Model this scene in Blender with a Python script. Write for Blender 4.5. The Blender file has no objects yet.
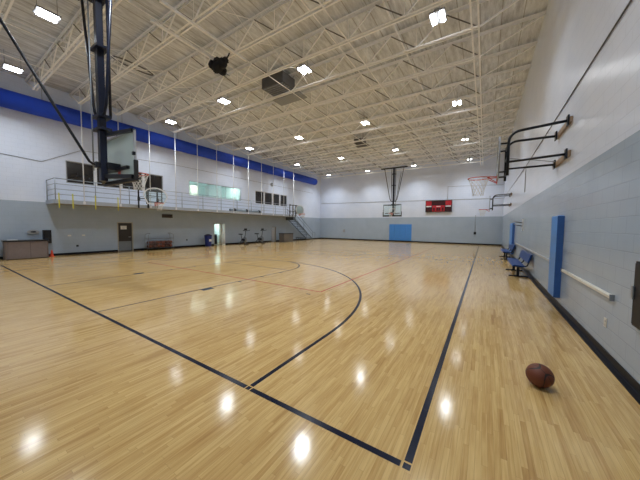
import bpy, bmesh, math, random
from mathutils import Vector, Matrix, Quaternion
random.seed(7)
scene = bpy.context.scene
C = scene.collection
PI = math.pi

# ------------------------------------------------------------------ room dimensions (metres)
XL, XR, YF, YB, ZD = -18.49, 1.78, -2.70, 27.93, 8.60
XBAL = -17.05            # balcony front
ZCH = 7.75               # joist bottom chord
HPAINT = 2.76

# ================================================================== materials
def nodes(name):
    m = bpy.data.materials.new(name); m.use_nodes = True
    nt = m.node_tree; b = nt.nodes['Principled BSDF']
    return m, nt, b
def mat(name, col, rough=.5, metal=0, noise=.06, scale=12, bump=0, spec=.5, emit=None, es=0):
    m, nt, b = nodes(name)
    N, L = nt.nodes, nt.links
    tc = N.new('ShaderNodeTexCoord'); nz = N.new('ShaderNodeTexNoise')
    nz.inputs['Scale'].default_value = scale; nz.inputs['Detail'].default_value = 4
    L.new(tc.outputs['Object'], nz.inputs['Vector'])
    r = N.new('ShaderNodeValToRGB')
    r.color_ramp.elements[0].position = .3; r.color_ramp.elements[1].position = .7
    r.color_ramp.elements[0].color = [c * (1 - noise) for c in col] + [1]
    r.color_ramp.elements[1].color = [min(1, c * (1 + noise)) for c in col] + [1]
    L.new(nz.outputs['Fac'], r.inputs['Fac']); L.new(r.outputs['Color'], b.inputs['Base Color'])
    b.inputs['Roughness'].default_value = rough; b.inputs['Metallic'].default_value = metal
    b.inputs['Specular IOR Level'].default_value = spec
    if bump:
        bp = N.new('ShaderNodeBump'); bp.inputs['Strength'].default_value = bump; bp.inputs['Distance'].default_value = .01
        L.new(nz.outputs['Fac'], bp.inputs['Height']); L.new(bp.outputs['Normal'], b.inputs['Normal'])
    if emit:
        b.inputs['Emission Color'].default_value = list(emit) + [1]; b.inputs['Emission Strength'].default_value = es
    return m

def math_node(nt, op, a, b=None, c=None):
    n = nt.nodes.new('ShaderNodeMath'); n.operation = op
    for i, v in enumerate((a, b, c)):
        if v is None: continue
        if isinstance(v, (int, float)): n.inputs[i].default_value = v
        else: nt.links.new(v, n.inputs[i])
    return n.outputs[0]

def floor_material():
    m, nt, b = nodes('maple_floor'); N, L = nt.nodes, nt.links
    M = lambda op, a, b_=None, c=None: math_node(nt, op, a, b_, c)
    tc = N.new('ShaderNodeTexCoord'); sp = N.new('ShaderNodeSeparateXYZ'); L.new(tc.outputs['Object'], sp.inputs[0])
    x, y = sp.outputs['X'], sp.outputs['Y']
    xr = M('DIVIDE', x, .040); row = M('FLOOR', xr)
    w1 = N.new('ShaderNodeTexWhiteNoise'); w1.noise_dimensions = '1D'; L.new(row, w1.inputs['W'])
    yo = M('ADD', M('DIVIDE', y, .62), M('MULTIPLY', w1.outputs['Value'], 17.3)); pl = M('FLOOR', yo)
    cv = N.new('ShaderNodeCombineXYZ'); L.new(row, cv.inputs[0]); L.new(pl, cv.inputs[1])
    w2 = N.new('ShaderNodeTexWhiteNoise'); w2.noise_dimensions = '2D'; L.new(cv.outputs[0], w2.inputs['Vector'])
    # grain
    mp = N.new('ShaderNodeMapping'); mp.inputs['Scale'].default_value = (60, 3.0, 1); L.new(tc.outputs['Object'], mp.inputs['Vector'])
    ad = N.new('ShaderNodeVectorMath'); ad.operation = 'ADD'; L.new(mp.outputs[0], ad.inputs[0])
    sc = N.new('ShaderNodeVectorMath'); sc.operation = 'SCALE'; sc.inputs['Scale'].default_value = 40; L.new(w2.outputs['Color'], sc.inputs[0]); L.new(sc.outputs[0], ad.inputs[1])
    g = N.new('ShaderNodeTexNoise'); g.inputs['Scale'].default_value = 1; g.inputs['Detail'].default_value = 5; L.new(ad.outputs[0], g.inputs['Vector'])
    # soft blotches
    mp2 = N.new('ShaderNodeMapping'); mp2.inputs['Scale'].default_value = (4, .9, 1); L.new(tc.outputs['Object'], mp2.inputs['Vector'])
    g2 = N.new('ShaderNodeTexNoise'); g2.inputs['Scale'].default_value = 1; g2.inputs['Detail'].default_value = 3; L.new(mp2.outputs[0], g2.inputs['Vector'])
    f = M('ADD', M('ADD', M('MULTIPLY', M('POWER', w2.outputs['Value'], .55), .25), M('MULTIPLY', g.outputs['Fac'], .60)), M('MULTIPLY', g2.outputs['Fac'], .34))
    r = N.new('ShaderNodeValToRGB'); cr = r.color_ramp
    cr.elements[0].position = .30; cr.elements[0].color = (.38, .20, .07, 1)
    cr.elements[1].position = 1.0; cr.elements[1].color = (.78, .56, .26, 1)
    e = cr.elements.new(.50); e.color = (.52, .32, .115, 1)
    e = cr.elements.new(.75); e.color = (.67, .455, .19, 1)
    L.new(f, r.inputs['Fac'])
    # seams
    fx = M('FRACT', xr); ex = M('MINIMUM', fx, M('SUBTRACT', 1, fx)); sx = M('LESS_THAN', ex, .025)
    fy = M('FRACT', yo); ey = M('MINIMUM', fy, M('SUBTRACT', 1, fy)); sy = M('LESS_THAN', ey, .0018)
    seam = M('MULTIPLY', M('MAXIMUM', sx, sy), .35)
    mx = N.new('ShaderNodeMix'); mx.data_type = 'RGBA'; L.new(seam, mx.inputs['Factor']); L.new(r.outputs['Color'], mx.inputs['A']); mx.inputs['B'].default_value = (.16, .08, .03, 1)
    L.new(mx.outputs['Result'], b.inputs['Base Color'])
    b.inputs['Roughness'].default_value = .125; b.inputs['Specular IOR Level'].default_value = .46
    wv = N.new('ShaderNodeTexNoise'); wv.inputs['Scale'].default_value = 14; wv.inputs['Detail'].default_value = 3; L.new(tc.outputs['Object'], wv.inputs['Vector'])
    hgt = M('MULTIPLY', wv.outputs['Fac'], .5)
    bp = N.new('ShaderNodeBump'); bp.inputs['Strength'].default_value = .09; bp.inputs['Distance'].default_value = .01
    L.new(hgt, bp.inputs['Height']); L.new(bp.outputs['Normal'], b.inputs['Normal'])
    return m

def wall_material(name, axis, gloss=.45):
    """painted concrete block, white above a grey-blue dado; axis = horizontal axis of the wall"""
    m, nt, b = nodes(name); N, L = nt.nodes, nt.links
    tc = N.new('ShaderNodeTexCoord'); sp = N.new('ShaderNodeSeparateXYZ'); L.new(tc.outputs['Object'], sp.inputs[0])
    cv = N.new('ShaderNodeCombineXYZ'); L.new(sp.outputs[axis], cv.inputs[0]); L.new(sp.outputs['Z'], cv.inputs[1])
    br = N.new('ShaderNodeTexBrick'); br.inputs['Scale'].default_value = 1
    br.inputs['Brick Width'].default_value = .406; br.inputs['Row Height'].default_value = .203
    br.inputs['Mortar Size'].default_value = .007; br.inputs['Mortar Smooth'].default_value = .6
    L.new(cv.outputs[0], br.inputs['Vector'])
    nz = N.new('ShaderNodeTexNoise'); nz.inputs['Scale'].default_value = 1.3; nz.inputs['Detail'].default_value = 5; L.new(tc.outputs['Object'], nz.inputs['Vector'])
    n2 = N.new('ShaderNodeTexNoise'); n2.inputs['Scale'].default_value = 45; n2.inputs['Detail'].default_value = 3; L.new(tc.outputs['Object'], n2.inputs['Vector'])
    def tone(c0, c1):
        r = N.new('ShaderNodeValToRGB'); r.color_ramp.elements[0].position = .3; r.color_ramp.elements[1].position = .7
        r.color_ramp.elements[0].color = (*c0, 1); r.color_ramp.elements[1].color = (*c1, 1)
        L.new(nz.outputs['Fac'], r.inputs['Fac']); return r.outputs['Color']
    up = tone((.70, .77, .92), (.76, .82, .96)); lo = tone((.37, .45, .555), (.41, .49, .60))
    st = math_node(nt, 'GREATER_THAN', sp.outputs['Z'], HPAINT)
    mx = N.new('ShaderNodeMix'); mx.data_type = 'RGBA'; L.new(st, mx.inputs['Factor']); L.new(lo, mx.inputs['A']); L.new(up, mx.inputs['B'])
    mo = N.new('ShaderNodeMix'); mo.data_type = 'RGBA'; mo.blend_type = 'MULTIPLY'
    L.new(math_node(nt, 'MULTIPLY', br.outputs['Fac'], .25), mo.inputs['Factor']); L.new(mx.outputs['Result'], mo.inputs['A']); mo.inputs['B'].default_value = (.62, .62, .64, 1)
    L.new(mo.outputs['Result'], b.inputs['Base Color'])
    b.inputs['Roughness'].default_value = gloss
    h = math_node(nt, 'ADD', math_node(nt, 'MULTIPLY', br.outputs['Fac'], -1.0), math_node(nt, 'MULTIPLY', n2.outputs['Fac'], .25))
    bp = N.new('ShaderNodeBump'); bp.inputs['Strength'].default_value = .35; bp.inputs['Distance'].default_value = .006
    L.new(h, bp.inputs['Height']); L.new(bp.outputs['Normal'], b.inputs['Normal'])
    return m

def deck_material():
    m, nt, b = nodes('roof_deck'); N, L = nt.nodes, nt.links
    tc = N.new('ShaderNodeTexCoord'); sp = N.new('ShaderNodeSeparateXYZ'); L.new(tc.outputs['Object'], sp.inputs[0])
    mp = N.new('ShaderNodeMapping'); mp.inputs['Scale'].default_value = (4.5, .8, 1); L.new(tc.outputs['Object'], mp.inputs['Vector'])
    nz = N.new('ShaderNodeTexNoise'); nz.inputs['Scale'].default_value = 1.6; nz.inputs['Detail'].default_value = 8; nz.inputs['Roughness'].default_value = .7
    L.new(mp.outputs[0], nz.inputs['Vector'])
    r = N.new('ShaderNodeValToRGB'); r.color_ramp.elements[0].position = .32; r.color_ramp.elements[1].position = .68
    r.color_ramp.elements[0].color = (.44, .455, .48, 1); r.color_ramp.elements[1].color = (.84, .87, .91, 1)
    L.new(nz.outputs['Fac'], r.inputs['Fac'])
    fx = math_node(nt, 'FRACT', math_node(nt, 'DIVIDE', sp.outputs['X'], .6)); sm = math_node(nt, 'LESS_THAN', fx, .045)
    mx = N.new('ShaderNodeMix'); mx.data_type = 'RGBA'; L.new(math_node(nt, 'MULTIPLY', sm, .55), mx.inputs['Factor'])
    L.new(r.outputs['Color'], mx.inputs['A']); mx.inputs['B'].default_value = (.2, .17, .14, 1)
    L.new(mx.outputs['Result'], b.inputs['Base Color']); b.inputs['Roughness'].default_value = .85
    fr = math_node(nt, 'FRACT', math_node(nt, 'DIVIDE', sp.outputs['X'], .15)); hh = math_node(nt, 'ABSOLUTE', math_node(nt, 'SUBTRACT', fr, .5))
    bp = N.new('ShaderNodeBump'); bp.inputs['Strength'].default_value = .5; bp.inputs['Distance'].default_value = .02
    L.new(hh, bp.inputs['Height']); L.new(bp.outputs['Normal'], b.inputs['Normal'])
    return m

def glass_material(name, tint, opacity=.25, rough=.03):
    m, nt, b = nodes(name); N, L = nt.nodes, nt.links
    b.inputs['Base Color'].default_value = (*tint, 1); b.inputs['Roughness'].default_value = rough
    tr = N.new('ShaderNodeBsdfTransparent'); tr.inputs['Color'].default_value = (.93, .98, .97, 1)
    mx = N.new('ShaderNodeMixShader'); fr = N.new('ShaderNodeFresnel'); fr.inputs['IOR'].default_value = 1.5
    f = math_node(nt, 'ADD', fr.outputs[0], opacity); f = math_node(nt, 'MINIMUM', f, 1)
    L.new(f, mx.inputs['Fac']); L.new(tr.outputs[0], mx.inputs[1]); L.new(b.outputs[0], mx.inputs[2])
    L.new(mx.outputs[0], N['Material Output'].inputs['Surface'])
    return m

def ball_material():
    m, nt, b = nodes('basketball_leather'); N, L = nt.nodes, nt.links
    M = lambda op, a, b_=None, c=None: math_node(nt, op, a, b_, c)
    tc = N.new('ShaderNodeTexCoord'); sp = N.new('ShaderNodeSeparateXYZ'); L.new(tc.outputs['Object'], sp.inputs[0])
    x, y, z = sp.outputs
    a1 = M('ABSOLUTE', x); a2 = M('ABSOLUTE', z)
    # two curved seams:  circles of radius ~.09 around +-y axis, pinched
    q = M('SQRT', M('ADD', M('MULTIPLY', x, x), M('MULTIPLY', M('MULTIPLY', z, z), .45)))
    a3 = M('ABSOLUTE', M('SUBTRACT', q, .075))
    s = M('LESS_THAN', M('MINIMUM', M('MINIMUM', a1, a2), a3), .0024)
    nz = N.new('ShaderNodeTexVoronoi'); nz.inputs['Scale'].default_value = 380; L.new(tc.outputs['Object'], nz.inputs['Vector'])
    mx = N.new('ShaderNodeMix'); mx.data_type = 'RGBA'; L.new(s, mx.inputs['Factor'])
    mx.inputs['A'].default_value = (.155, .040, .018, 1); mx.inputs['B'].default_value = (.02, .012, .01, 1)
    L.new(mx.outputs['Result'], b.inputs['Base Color']); b.inputs['Roughness'].default_value = .55
    bp = N.new('ShaderNodeBump'); bp.inputs['Strength'].default_value = .35; bp.inputs['Distance'].default_value = .002
    L.new(M('SUBTRACT', nz.outputs['Distance'], M('MULTIPLY', s, 2)), bp.inputs['Height']); L.new(bp.outputs['Normal'], b.inputs['Normal'])
    return m

MT = dict(
    floor=floor_material(), wall_y=wall_material('painted_block_side', 'Y', .5), wall_r=wall_material('painted_block_gloss', 'Y', .24), wall_x=wall_material('painted_block_end', 'X', .5),
    deck=deck_material(),
    navy=mat('navy_line_paint', (.006, .010, .028), .2, spec=.22), thin=mat('thin_line_paint', (.03, .028, .035), .25, spec=.25),
    red=mat('red_line_paint', (.42, .035, .03), .25, spec=.25),
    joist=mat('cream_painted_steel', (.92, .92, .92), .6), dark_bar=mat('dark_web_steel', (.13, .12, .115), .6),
    white=mat('white_painted_steel', (.78, .79, .82), .45), cream=mat('cream_enamel', (.72, .70, .62), .5),
    black=mat('black_steel', (.009, .011, .017), .38, spec=.35), navy_steel=mat('navy_black_steel', (.008, .012, .03), .35, spec=.35),
    rubber=mat('black_vinyl', (.006, .007, .012), .35, spec=.12), pad=mat('black_padding', (.012, .012, .015), .5, bump=.1),
    duct=mat('blue_duct_fabric', (.008, .055, .50), .6, scale=4), bluepad=mat('blue_vinyl_pad', (.065, .26, .70), .42, bump=.05),
    bluedark=mat('blue_vinyl_pad_edge', (.03, .11, .36), .38),
    bench=mat('blue_bench_plastic', (.008, .045, .19), .4, spec=.2), alu=mat('brushed_aluminium', (.55, .58, .62), .35, .8),
    steel=mat('dull_steel', (.30, .33, .37), .45, .6), wood=mat('pale_plywood', (.33, .235, .165), .6, scale=25, noise=.2),
    rim=mat('orange_red_rim', (.55, .04, .02), .4), net=mat('white_net_cord', (.75, .73, .70), .8),
    glass=glass_material('tempered_glass', (.90, 1.0, 1.0), .36), sideglass=glass_material('clear_board', (.85, .95, 1), .02), fascia=mat('grey_blue_steel_paint', (.40, .44, .50), .5), baffle=mat('light_grey_baffle', (.24, .26, .29), .5), clear=glass_material('clear_glass', (.75, .9, .9), .05),
    darkglass=mat('unlit_window_glass', (.018, .015, .014), .15, scale=2, noise=.25), door=mat('dark_brown_door', (.022, .018, .017), .4),
    kick=mat('grey_kick_plate', (.22, .25, .28), .4, .3), paper=mat('white_paper', (.8, .8, .8), .7), print_grey=mat('grey_print', (.35, .36, .38), .7),
    beige=mat('beige_frame_paint', (.42, .40, .34), .5), soffit=mat('balcony_soffit', (.36, .35, .33), .7),
    counter=mat('grey_brown_laminate', (.21, .17, .165), .5), countertop=mat('black_countertop', (.015, .017, .02), .3),
    orange=mat('orange_cone_plastic', (.80, .07, .02), .45), ball=ball_material(), plainball=mat('worn_ball_leather', (.20, .06, .03), .6),
    brownball=mat('dark_ball_leather', (.11, .045, .035), .6), bin=mat('blue_bin_plastic', (.012, .03, .22), .4),
    binlid=mat('navy_bin_plastic', (.01, .018, .09), .4), tealroom=mat('pale_teal_wall', (.74, .88, .88), .6),
    glow=mat('lit_tube', (1, 1, 1), .5, emit=(.93, .97, 1.0), es=40), panelglow=mat('room_light_panel', (1, 1, 1), .5, emit=(.95, 1, .93), es=34),
    housing=mat('light_housing', (.30, .31, .33), .5), sb_black=mat('scoreboard_black', (.012, .012, .015), .4), sb_red=mat('scoreboard_red', (.48, .02, .035), .4),
    sb_dark=mat('scoreboard_digit_panel', (.05, .008, .012), .3), yellow=mat('yellow_webbing', (.65, .60, .06), .6),
    grey=mat('grey_plastic', (.35, .36, .38), .5), heater=mat('grey_heater_metal', (.26, .27, .28), .5, .3), lattice=mat('dark_louvre', (.10, .10, .105), .5),
    cable=mat('grey_cable', (.12, .12, .13), .5), roll=mat('grey_blue_netting', (.26, .33, .40), .8, scale=60, noise=.3), crate=mat('brown_grey_cabinet', (.13, .115, .10), .5),
    vent=mat('brown_vent', (.05, .032, .025), .5), stair=mat('grey_stair_steel', (.10, .12, .14), .45, .3), groove=mat('dark_conduit_paint', (.10, .095, .10), .5),
    fabric=mat('black_cloth', (.008, .008, .01), .9, bump=.3),
)

# ================================================================== geometry helpers
class MB:
    def __init__(s): s.bm = bmesh.new()
    def box(s, x0, x1, y0, y1, z0, z1, bev=0):
        x0, x1 = sorted((x0, x1)); y0, y1 = sorted((y0, y1)); z0, z1 = sorted((z0, z1))
        v = [s.bm.verts.new((x, y, z)) for x in (x0, x1) for y in (y0, y1) for z in (z0, z1)]
        fs = [s.bm.faces.new([v[i] for i in f]) for f in ((0, 1, 3, 2), (4, 6, 7, 5), (0, 4, 5, 1), (2, 3, 7, 6), (0, 2, 6, 4), (1, 5, 7, 3))]
        if bev:
            es = list({e for f in fs for e in f.edges})
            bmesh.ops.bevel(s.bm, geom=es, offset=bev, segments=2, affect='EDGES', profile=.5)
        return s
    def beam(s, a, b, w, h, up=(0, 0, 1)):
        a, b = Vector(a), Vector(b); d = (b - a).normalized(); u = Vector(up)
        if abs(d.dot(u)) > .95: u = Vector((1, 0, 0))
        r = d.cross(u).normalized(); u = r.cross(d)
        vs = []
        for p in (a, b):
            for i, j in ((-1, -1), (1, -1), (1, 1), (-1, 1)):
                vs.append(s.bm.verts.new(p + r * (i * w / 2) + u * (j * h / 2)))
        s.bm.faces.new(vs[3::-1]); s.bm.faces.new(vs[4:])
        for i in range(4):
            j = (i + 1) % 4; s.bm.faces.new((vs[i], vs[j], vs[4 + j], vs[4 + i]))
        return s
    def tube(s, pts, r, n=8, closed=False, caps=True):
        pts = [Vector(p) for p in pts]; N = len(pts)
        rr = r if isinstance(r, (list, tuple)) else [r] * N
        d0 = (pts[1] - pts[0]).normalized(); ref = Vector((0, 0, 1)) if abs(d0.z) < .9 else Vector((1, 0, 0))
        u = d0.cross(ref).normalized(); rings = []
        for i, p in enumerate(pts):
            if closed: d = (pts[(i + 1) % N] - pts[i - 1]).normalized()
            elif i == 0: d = d0
            elif i == N - 1: d = (pts[i] - pts[i - 1]).normalized()
            else: d = ((pts[i + 1] - p).normalized() + (p - pts[i - 1]).normalized()).normalized()
            u = (u - d * u.dot(d)).normalized(); w = d.cross(u)
            rings.append([s.bm.verts.new(p + (u * math.cos(2 * PI * k / n) + w * math.sin(2 * PI * k / n)) * rr[i]) for k in range(n)])
        for i in range(N if closed else N - 1):
            A, B = rings[i], rings[(i + 1) % N]
            for k in range(n):
                f = s.bm.faces.new((A[k], A[(k + 1) % n], B[(k + 1) % n], B[k])); f.smooth = True
        if not closed and caps:
            s.bm.faces.new(rings[0][::-1]); s.bm.faces.new(rings[-1])
        return s
    def lathe(s, prof, n=24, axis='Z', o=(0, 0, 0)):
        o = Vector(o); rings = []
        def P(r, h, k):
            a = 2 * PI * k / n; c, q = r * math.cos(a), r * math.sin(a)
            return o + (Vector((c, q, h)) if axis == 'Z' else Vector((c, h, q)) if axis == 'Y' else Vector((h, c, q)))
        for r, h in prof:
            rings.append([s.bm.verts.new(P(0, h, 0))] if r < 1e-6 else [s.bm.verts.new(P(r, h, k)) for k in range(n)])
        for A, B in zip(rings, rings[1:]):
            for k in range(n):
                a = [A[k % len(A)], A[(k + 1) % len(A)]] if len(A) > 1 else [A[0]]
                b = [B[(k + 1) % len(B)], B[k % len(B)]] if len(B) > 1 else [B[0]]
                if len(a) + len(b) > 2:
                    f = s.bm.faces.new(a + b); f.smooth = True
        return s
    def prism(s, poly, d0, d1, plane='YZ'):
        """extrude a 2D polygon between d0 and d1 along the missing axis"""
        def P(a, b, d): return {'YZ': (d, a, b), 'XZ': (a, d, b), 'XY': (a, b, d)}[plane]
        A = [s.bm.verts.new(P(a, b, d0)) for a, b in poly]; B = [s.bm.verts.new(P(a, b, d1)) for a, b in poly]
        s.bm.faces.new(A[::-1]); s.bm.faces.new(B); n = len(poly)
        for i in range(n): s.bm.faces.new((A[i], A[(i + 1) % n], B[(i + 1) % n], B[i]))
        return s
    def quad(s, *pts, mi=0):
        f = s.bm.faces.new([s.bm.verts.new(p) for p in pts]); f.material_index = mi; return s
    def sphere(s, c, r, n=24, m=16):
        return s.lathe([(r * math.sin(PI * i / m), -r * math.cos(PI * i / m)) for i in range(m + 1)], n, 'Z', c)
    def build(s, name, m, parent=None, keep=False):
        if not keep: bmesh.ops.recalc_face_normals(s.bm, faces=s.bm.faces)
        me = bpy.data.meshes.new(name); s.bm.to_mesh(me); s.bm.free()
        for k in (m if isinstance(m, (list, tuple)) else [m]): me.materials.append(MT[k])
        o = bpy.data.objects.new(name, me); C.objects.link(o)
        if parent is not None: o.parent = parent
        return o

def arc(c, r, a0, a1, n, plane='XZ'):
    out = []
    for i in range(n + 1):
        a = a0 + (a1 - a0) * i / n; u, v = r * math.cos(a), r * math.sin(a)
        out.append({'XZ': (c[0] + u, c[1], c[2] + v), 'XY': (c[0] + u, c[1] + v, c[2]), 'YZ': (c[0], c[1] + u, c[2] + v)}[plane])
    return out

def thing(name, label, cat, loc=(0, 0, 0), rotz=0, group=None):
    o = bpy.data.objects.new(name, None); C.objects.link(o); o.empty_display_size = .2
    o.location = loc; o.rotation_euler = (0, 0, rotz); o['label'] = label; o['category'] = cat
    if group: o['group'] = group
    return o
def tag(o, label, cat, group=None):
    o['label'] = label; o['category'] = cat
    if group: o['group'] = group
    return o
def struct(o): o['kind'] = 'structure'; return o
def dup(root, loc, label, rotz=None, group=None):
    r = root.copy(); C.objects.link(r); r.location = loc; r['label'] = label
    if rotz is not None: r.rotation_euler = (0, 0, rotz)
    if group: r['group'] = group
    for ch in list(root.children):
        c = ch.copy(); C.objects.link(c); c.parent = r
        for g in list(ch.children):
            d = g.copy(); C.objects.link(d); d.parent = c
    return r
ORD = ['first', 'second', 'third', 'fourth', 'fifth', 'sixth', 'seventh', 'eighth', 'ninth', 'tenth', 'eleventh', 'twelfth',
       'thirteenth', 'fourteenth', 'fifteenth', 'sixteenth', 'seventeenth', 'eighteenth', 'nineteenth', 'twentieth']

# ================================================================== floor with its painted lines
def build_floor():
    b = MB()
    b.quad((XL - 1.4, YF - .1, 0), (XR + .1, YF - .1, 0), (XR + .1, YB + .1, 0), (XL - 1.4, YB + .1, 0))
    zc = [.0012]
    def rect(x0, y0, x1, y1, mi):
        x0, x1 = sorted((x0, x1)); y0, y1 = sorted((y0, y1)); z = zc[0]
        b.quad((x0, y0, z), (x1, y0, z), (x1, y1, z), (x0, y1, z), mi=mi)
    def hl(x0, x1, y, w, mi): rect(x0, y - w / 2, x1, y + w / 2, mi)
    def vl(x, y0, y1, w, mi): rect(x - w / 2, y0, x + w / 2, y1, mi)
    def ring(cx, cy, r, a0, a1, w, mi, n=48):
        z = zc[0]
        for i in range(n):
            p, q = a0 + (a1 - a0) * i / n, a0 + (a1 - a0) * (i + 1) / n
            pts = [(cx + (r + s * w / 2) * math.cos(a), cy + (r + s * w / 2) * math.sin(a), z) for s, a in ((-1, p), (1, p), (1, q), (-1, q))]
            b.quad(*pts, mi=mi)
    W, T, g = .054, .036, .030
    cx = -7.62; Lc = 25.6
    # sidelines and baselines, squares and gaps at the near right corner and at the arc's foot
    vl(0, .026 + g * .5, Lc, W, 1); rect(-.026, -.026, .026, .026, 1)
    x3 = -1.60
    hl(-.026 - g * .6, x3 + .026 + g * .4, 0, W, 1); rect(x3 - .026, -.026, x3 + .026, .026, 1)
    hl(x3 - .026 - g * .4, -15.9, 0, W, 1)
    vl(-15.24, .04, Lc, .03, 2); hl(0, -15.24, Lc, W, 1)
    for base, d in ((0, 1), (Lc, -1)):
        yb = base + d * 1.60
        m3 = 1 if d > 0 else 2; w3 = W if d > 0 else .05
        for sx in (-1, 1):
            vl(cx + sx * 6.02, base + d * (.026 + g * .5), yb, w3 if sx > 0 else T, m3 if sx > 0 else 2)
        if d > 0:
            ring(cx, yb, 6.02, 0, math.radians(100), W, 1, 60); ring(cx, yb, 6.02, math.radians(100), PI, .042, 2, 50)
        else: ring(cx, yb, 6.02, PI, 2 * PI, .04, 2, 90)
        zc[0] += .0002
        for sx in (-1, 1):
            vl(cx + sx * 1.83, base + d * .04, base + d * 5.79, T, 2)
            x = cx + sx * 1.93
            rect(x - .085, base + d * 2.13, x + .085, base + d * 2.44, 1)
            for yy in (3.35, 4.27, 5.18): rect(cx + sx * 1.84, base + d * yy, cx + sx * 1.99, base + d * (yy + .05), 1)
        hl(cx - 1.83, cx + 1.83, base + d * 5.79, T, 2)
        ring(cx, base + d * 5.79, 1.83, 0 if d > 0 else PI, PI if d > 0 else 2 * PI, .045, 1)
        zc[0] += .0002
    hl(0, -15.24, Lc / 2, .08, 2); zc[0] += .0002
    ring(cx, Lc / 2, 1.83, 0, 2 * PI, .06, 1, 64); zc[0] += .0002
    # volleyball court in thin red
    for x in (-3.08, -12.16): vl(x, 3.72, 21.9, .045, 3)
    for y in (3.72, 21.9): hl(-3.08, -12.16, y, .045, 3)
    rect(-3.28, 3.36, -3.16, 3.40, 2)
    o = b.build('floor', ['floor', 'navy', 'thin', 'red'], keep=True)
    return struct(o)
build_floor()

# ================================================================== walls
holes_left = [('w', 2.66, 7.59, 3.86, 5.04), ('w', 9.43, 14.36, 3.90, 5.02), ('w', 16.13, 20.87, 3.84, 5.06),
              ('d', 4.85, 5.68, 0, 1.80), ('d', 11.50, 12.22, 0, 1.82), ('d', 18.42, 19.05, 0, 1.55)]
DEP = .22
def wall_with_holes(x, holes, y0, y1, z0, z1, depth):
    b = MB()
    ys = sorted({y0, y1, *[h[1] for h in holes], *[h[2] for h in holes]}); zs = sorted({z0, z1, *[h[3] for h in holes], *[h[4] for h in holes]})
    for i in range(len(ys) - 1):
        for j in range(len(zs) - 1):
            ym, zm = (ys[i] + ys[i + 1]) / 2, (zs[j] + zs[j + 1]) / 2
            if any(h[1] < ym < h[2] and h[3] < zm < h[4] for h in holes): continue
            b.quad((x, ys[i], zs[j]), (x, ys[i + 1], zs[j]), (x, ys[i + 1], zs[j + 1]), (x, ys[i], zs[j + 1]))
            b.quad((x - depth, ys[i], zs[j]), (x - depth, ys[i + 1], zs[j]), (x - depth, ys[i + 1], zs[j + 1]), (x - depth, ys[i], zs[j + 1]))
    for _, a, c, d, e in holes:
        X = x - depth
        for q in (((x, a, d), (X, a, d), (X, a, e), (x, a, e)), ((x, c, d), (x, c, e), (X, c, e), (X, c, d)),
                  ((x, a, e), (X, a, e), (X, c, e), (x, c, e)), ((x, a, d), (x, c, d), (X, c, d), (X, a, d))): b.quad(*q)
    return struct(b.build('wall_left', 'wall_y'))
wall_with_holes(XL, holes_left, YF - .1, YB + .1, 0, ZD + .1, DEP)
struct(MB().box(XR, XR + .2, YF - .1, YB + .1, 0, ZD + .1).build('wall_right', 'wall_r'))
struct(MB().box(XL, XR, YB, YB + .2, 0, ZD + .1).build('wall_back', 'wall_x'))
struct(MB().box(XL, XR, YF - .2, YF, 0, ZD + .1).build('wall_front', 'wall_x'))
struct(MB().box(XL - .3, XR + .3, YF - .3, YB + .3, ZD, ZD + .15).build('ceiling', 'deck'))
def cove(y0, y1, x, s):
    h = .115
    return [(x, 0), (x + s * .065, 0), (x + s * .065, .012), (x + s * .022, .022), (x + s * .012, .04), (x + s * .010, h), (x, h)]
for nm, x, s, spans in (('baseboard_right', XR, -1, [(YF, YB)]),
                        ('baseboard_left', XL, 1, [(YF, 4.85), (5.68, 11.50), (12.22, 18.42), (19.05, YB)])):
    b = MB()
    for a, c in spans: b.prism([(p, z) for p, z in cove(0, 0, x, s)], a, c, 'XZ')
    struct(b.build(nm, 'rubber'))
b = MB(); b.prism([(YB - p, z) for p, z in [(0, 0), (.065, 0), (.065, .012), (.02, .03), (.012, .13), (0, .13)]], XL, XR, 'YZ'); struct(b.build('baseboard_back', 'rubber'))

# ------------------------------------------------------------------ windows on the balcony wall
def window(n, y0, y1, z0, z1, panes, lit=False):
    f = MB(); fw = .05; x0, x1 = XL - .12, XL - .04
    f.box(x0, x1, y0, y1, z0, z0 + fw); f.box(x0, x1, y0, y1, z1 - fw, z1); f.box(x0, x1, y0, y0 + fw, z0, z1); f.box(x0, x1, y1 - fw, y1, z0, z1)
    fr = struct(f.build('window_%d' % n, 'grey' if not lit else 'alu'))
    ed = [y0 + (y1 - y0) * i / panes for i in range(panes + 1)]
    for i in range(1, panes):
        if lit: MB().box(XL - .10, XL - .06, ed[i] - .02, ed[i] + .02, z0, z1).build('mullion', 'alu', fr)
        else: MB().box(XL - .16, XL + .012, ed[i] - .07, ed[i] + .07, z0, z1).build('mullion', 'white', fr)
    for i in range(panes):
        MB().box(XL - .085, XL - .075, ed[i] + (.07 if i and not lit else .03), ed[i + 1] - (.07 if i < panes - 1 and not lit else .03), z0 + .04, z1 - .04).build('pane', 'clear' if lit else 'darkglass', fr)
    return fr
window(1, 2.66, 7.59, 3.86, 5.04, 4)
window(2, 9.43, 14.36, 3.90, 5.02, 3, True)
window(3, 16.13, 20.87, 3.84, 5.06, 4)
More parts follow.
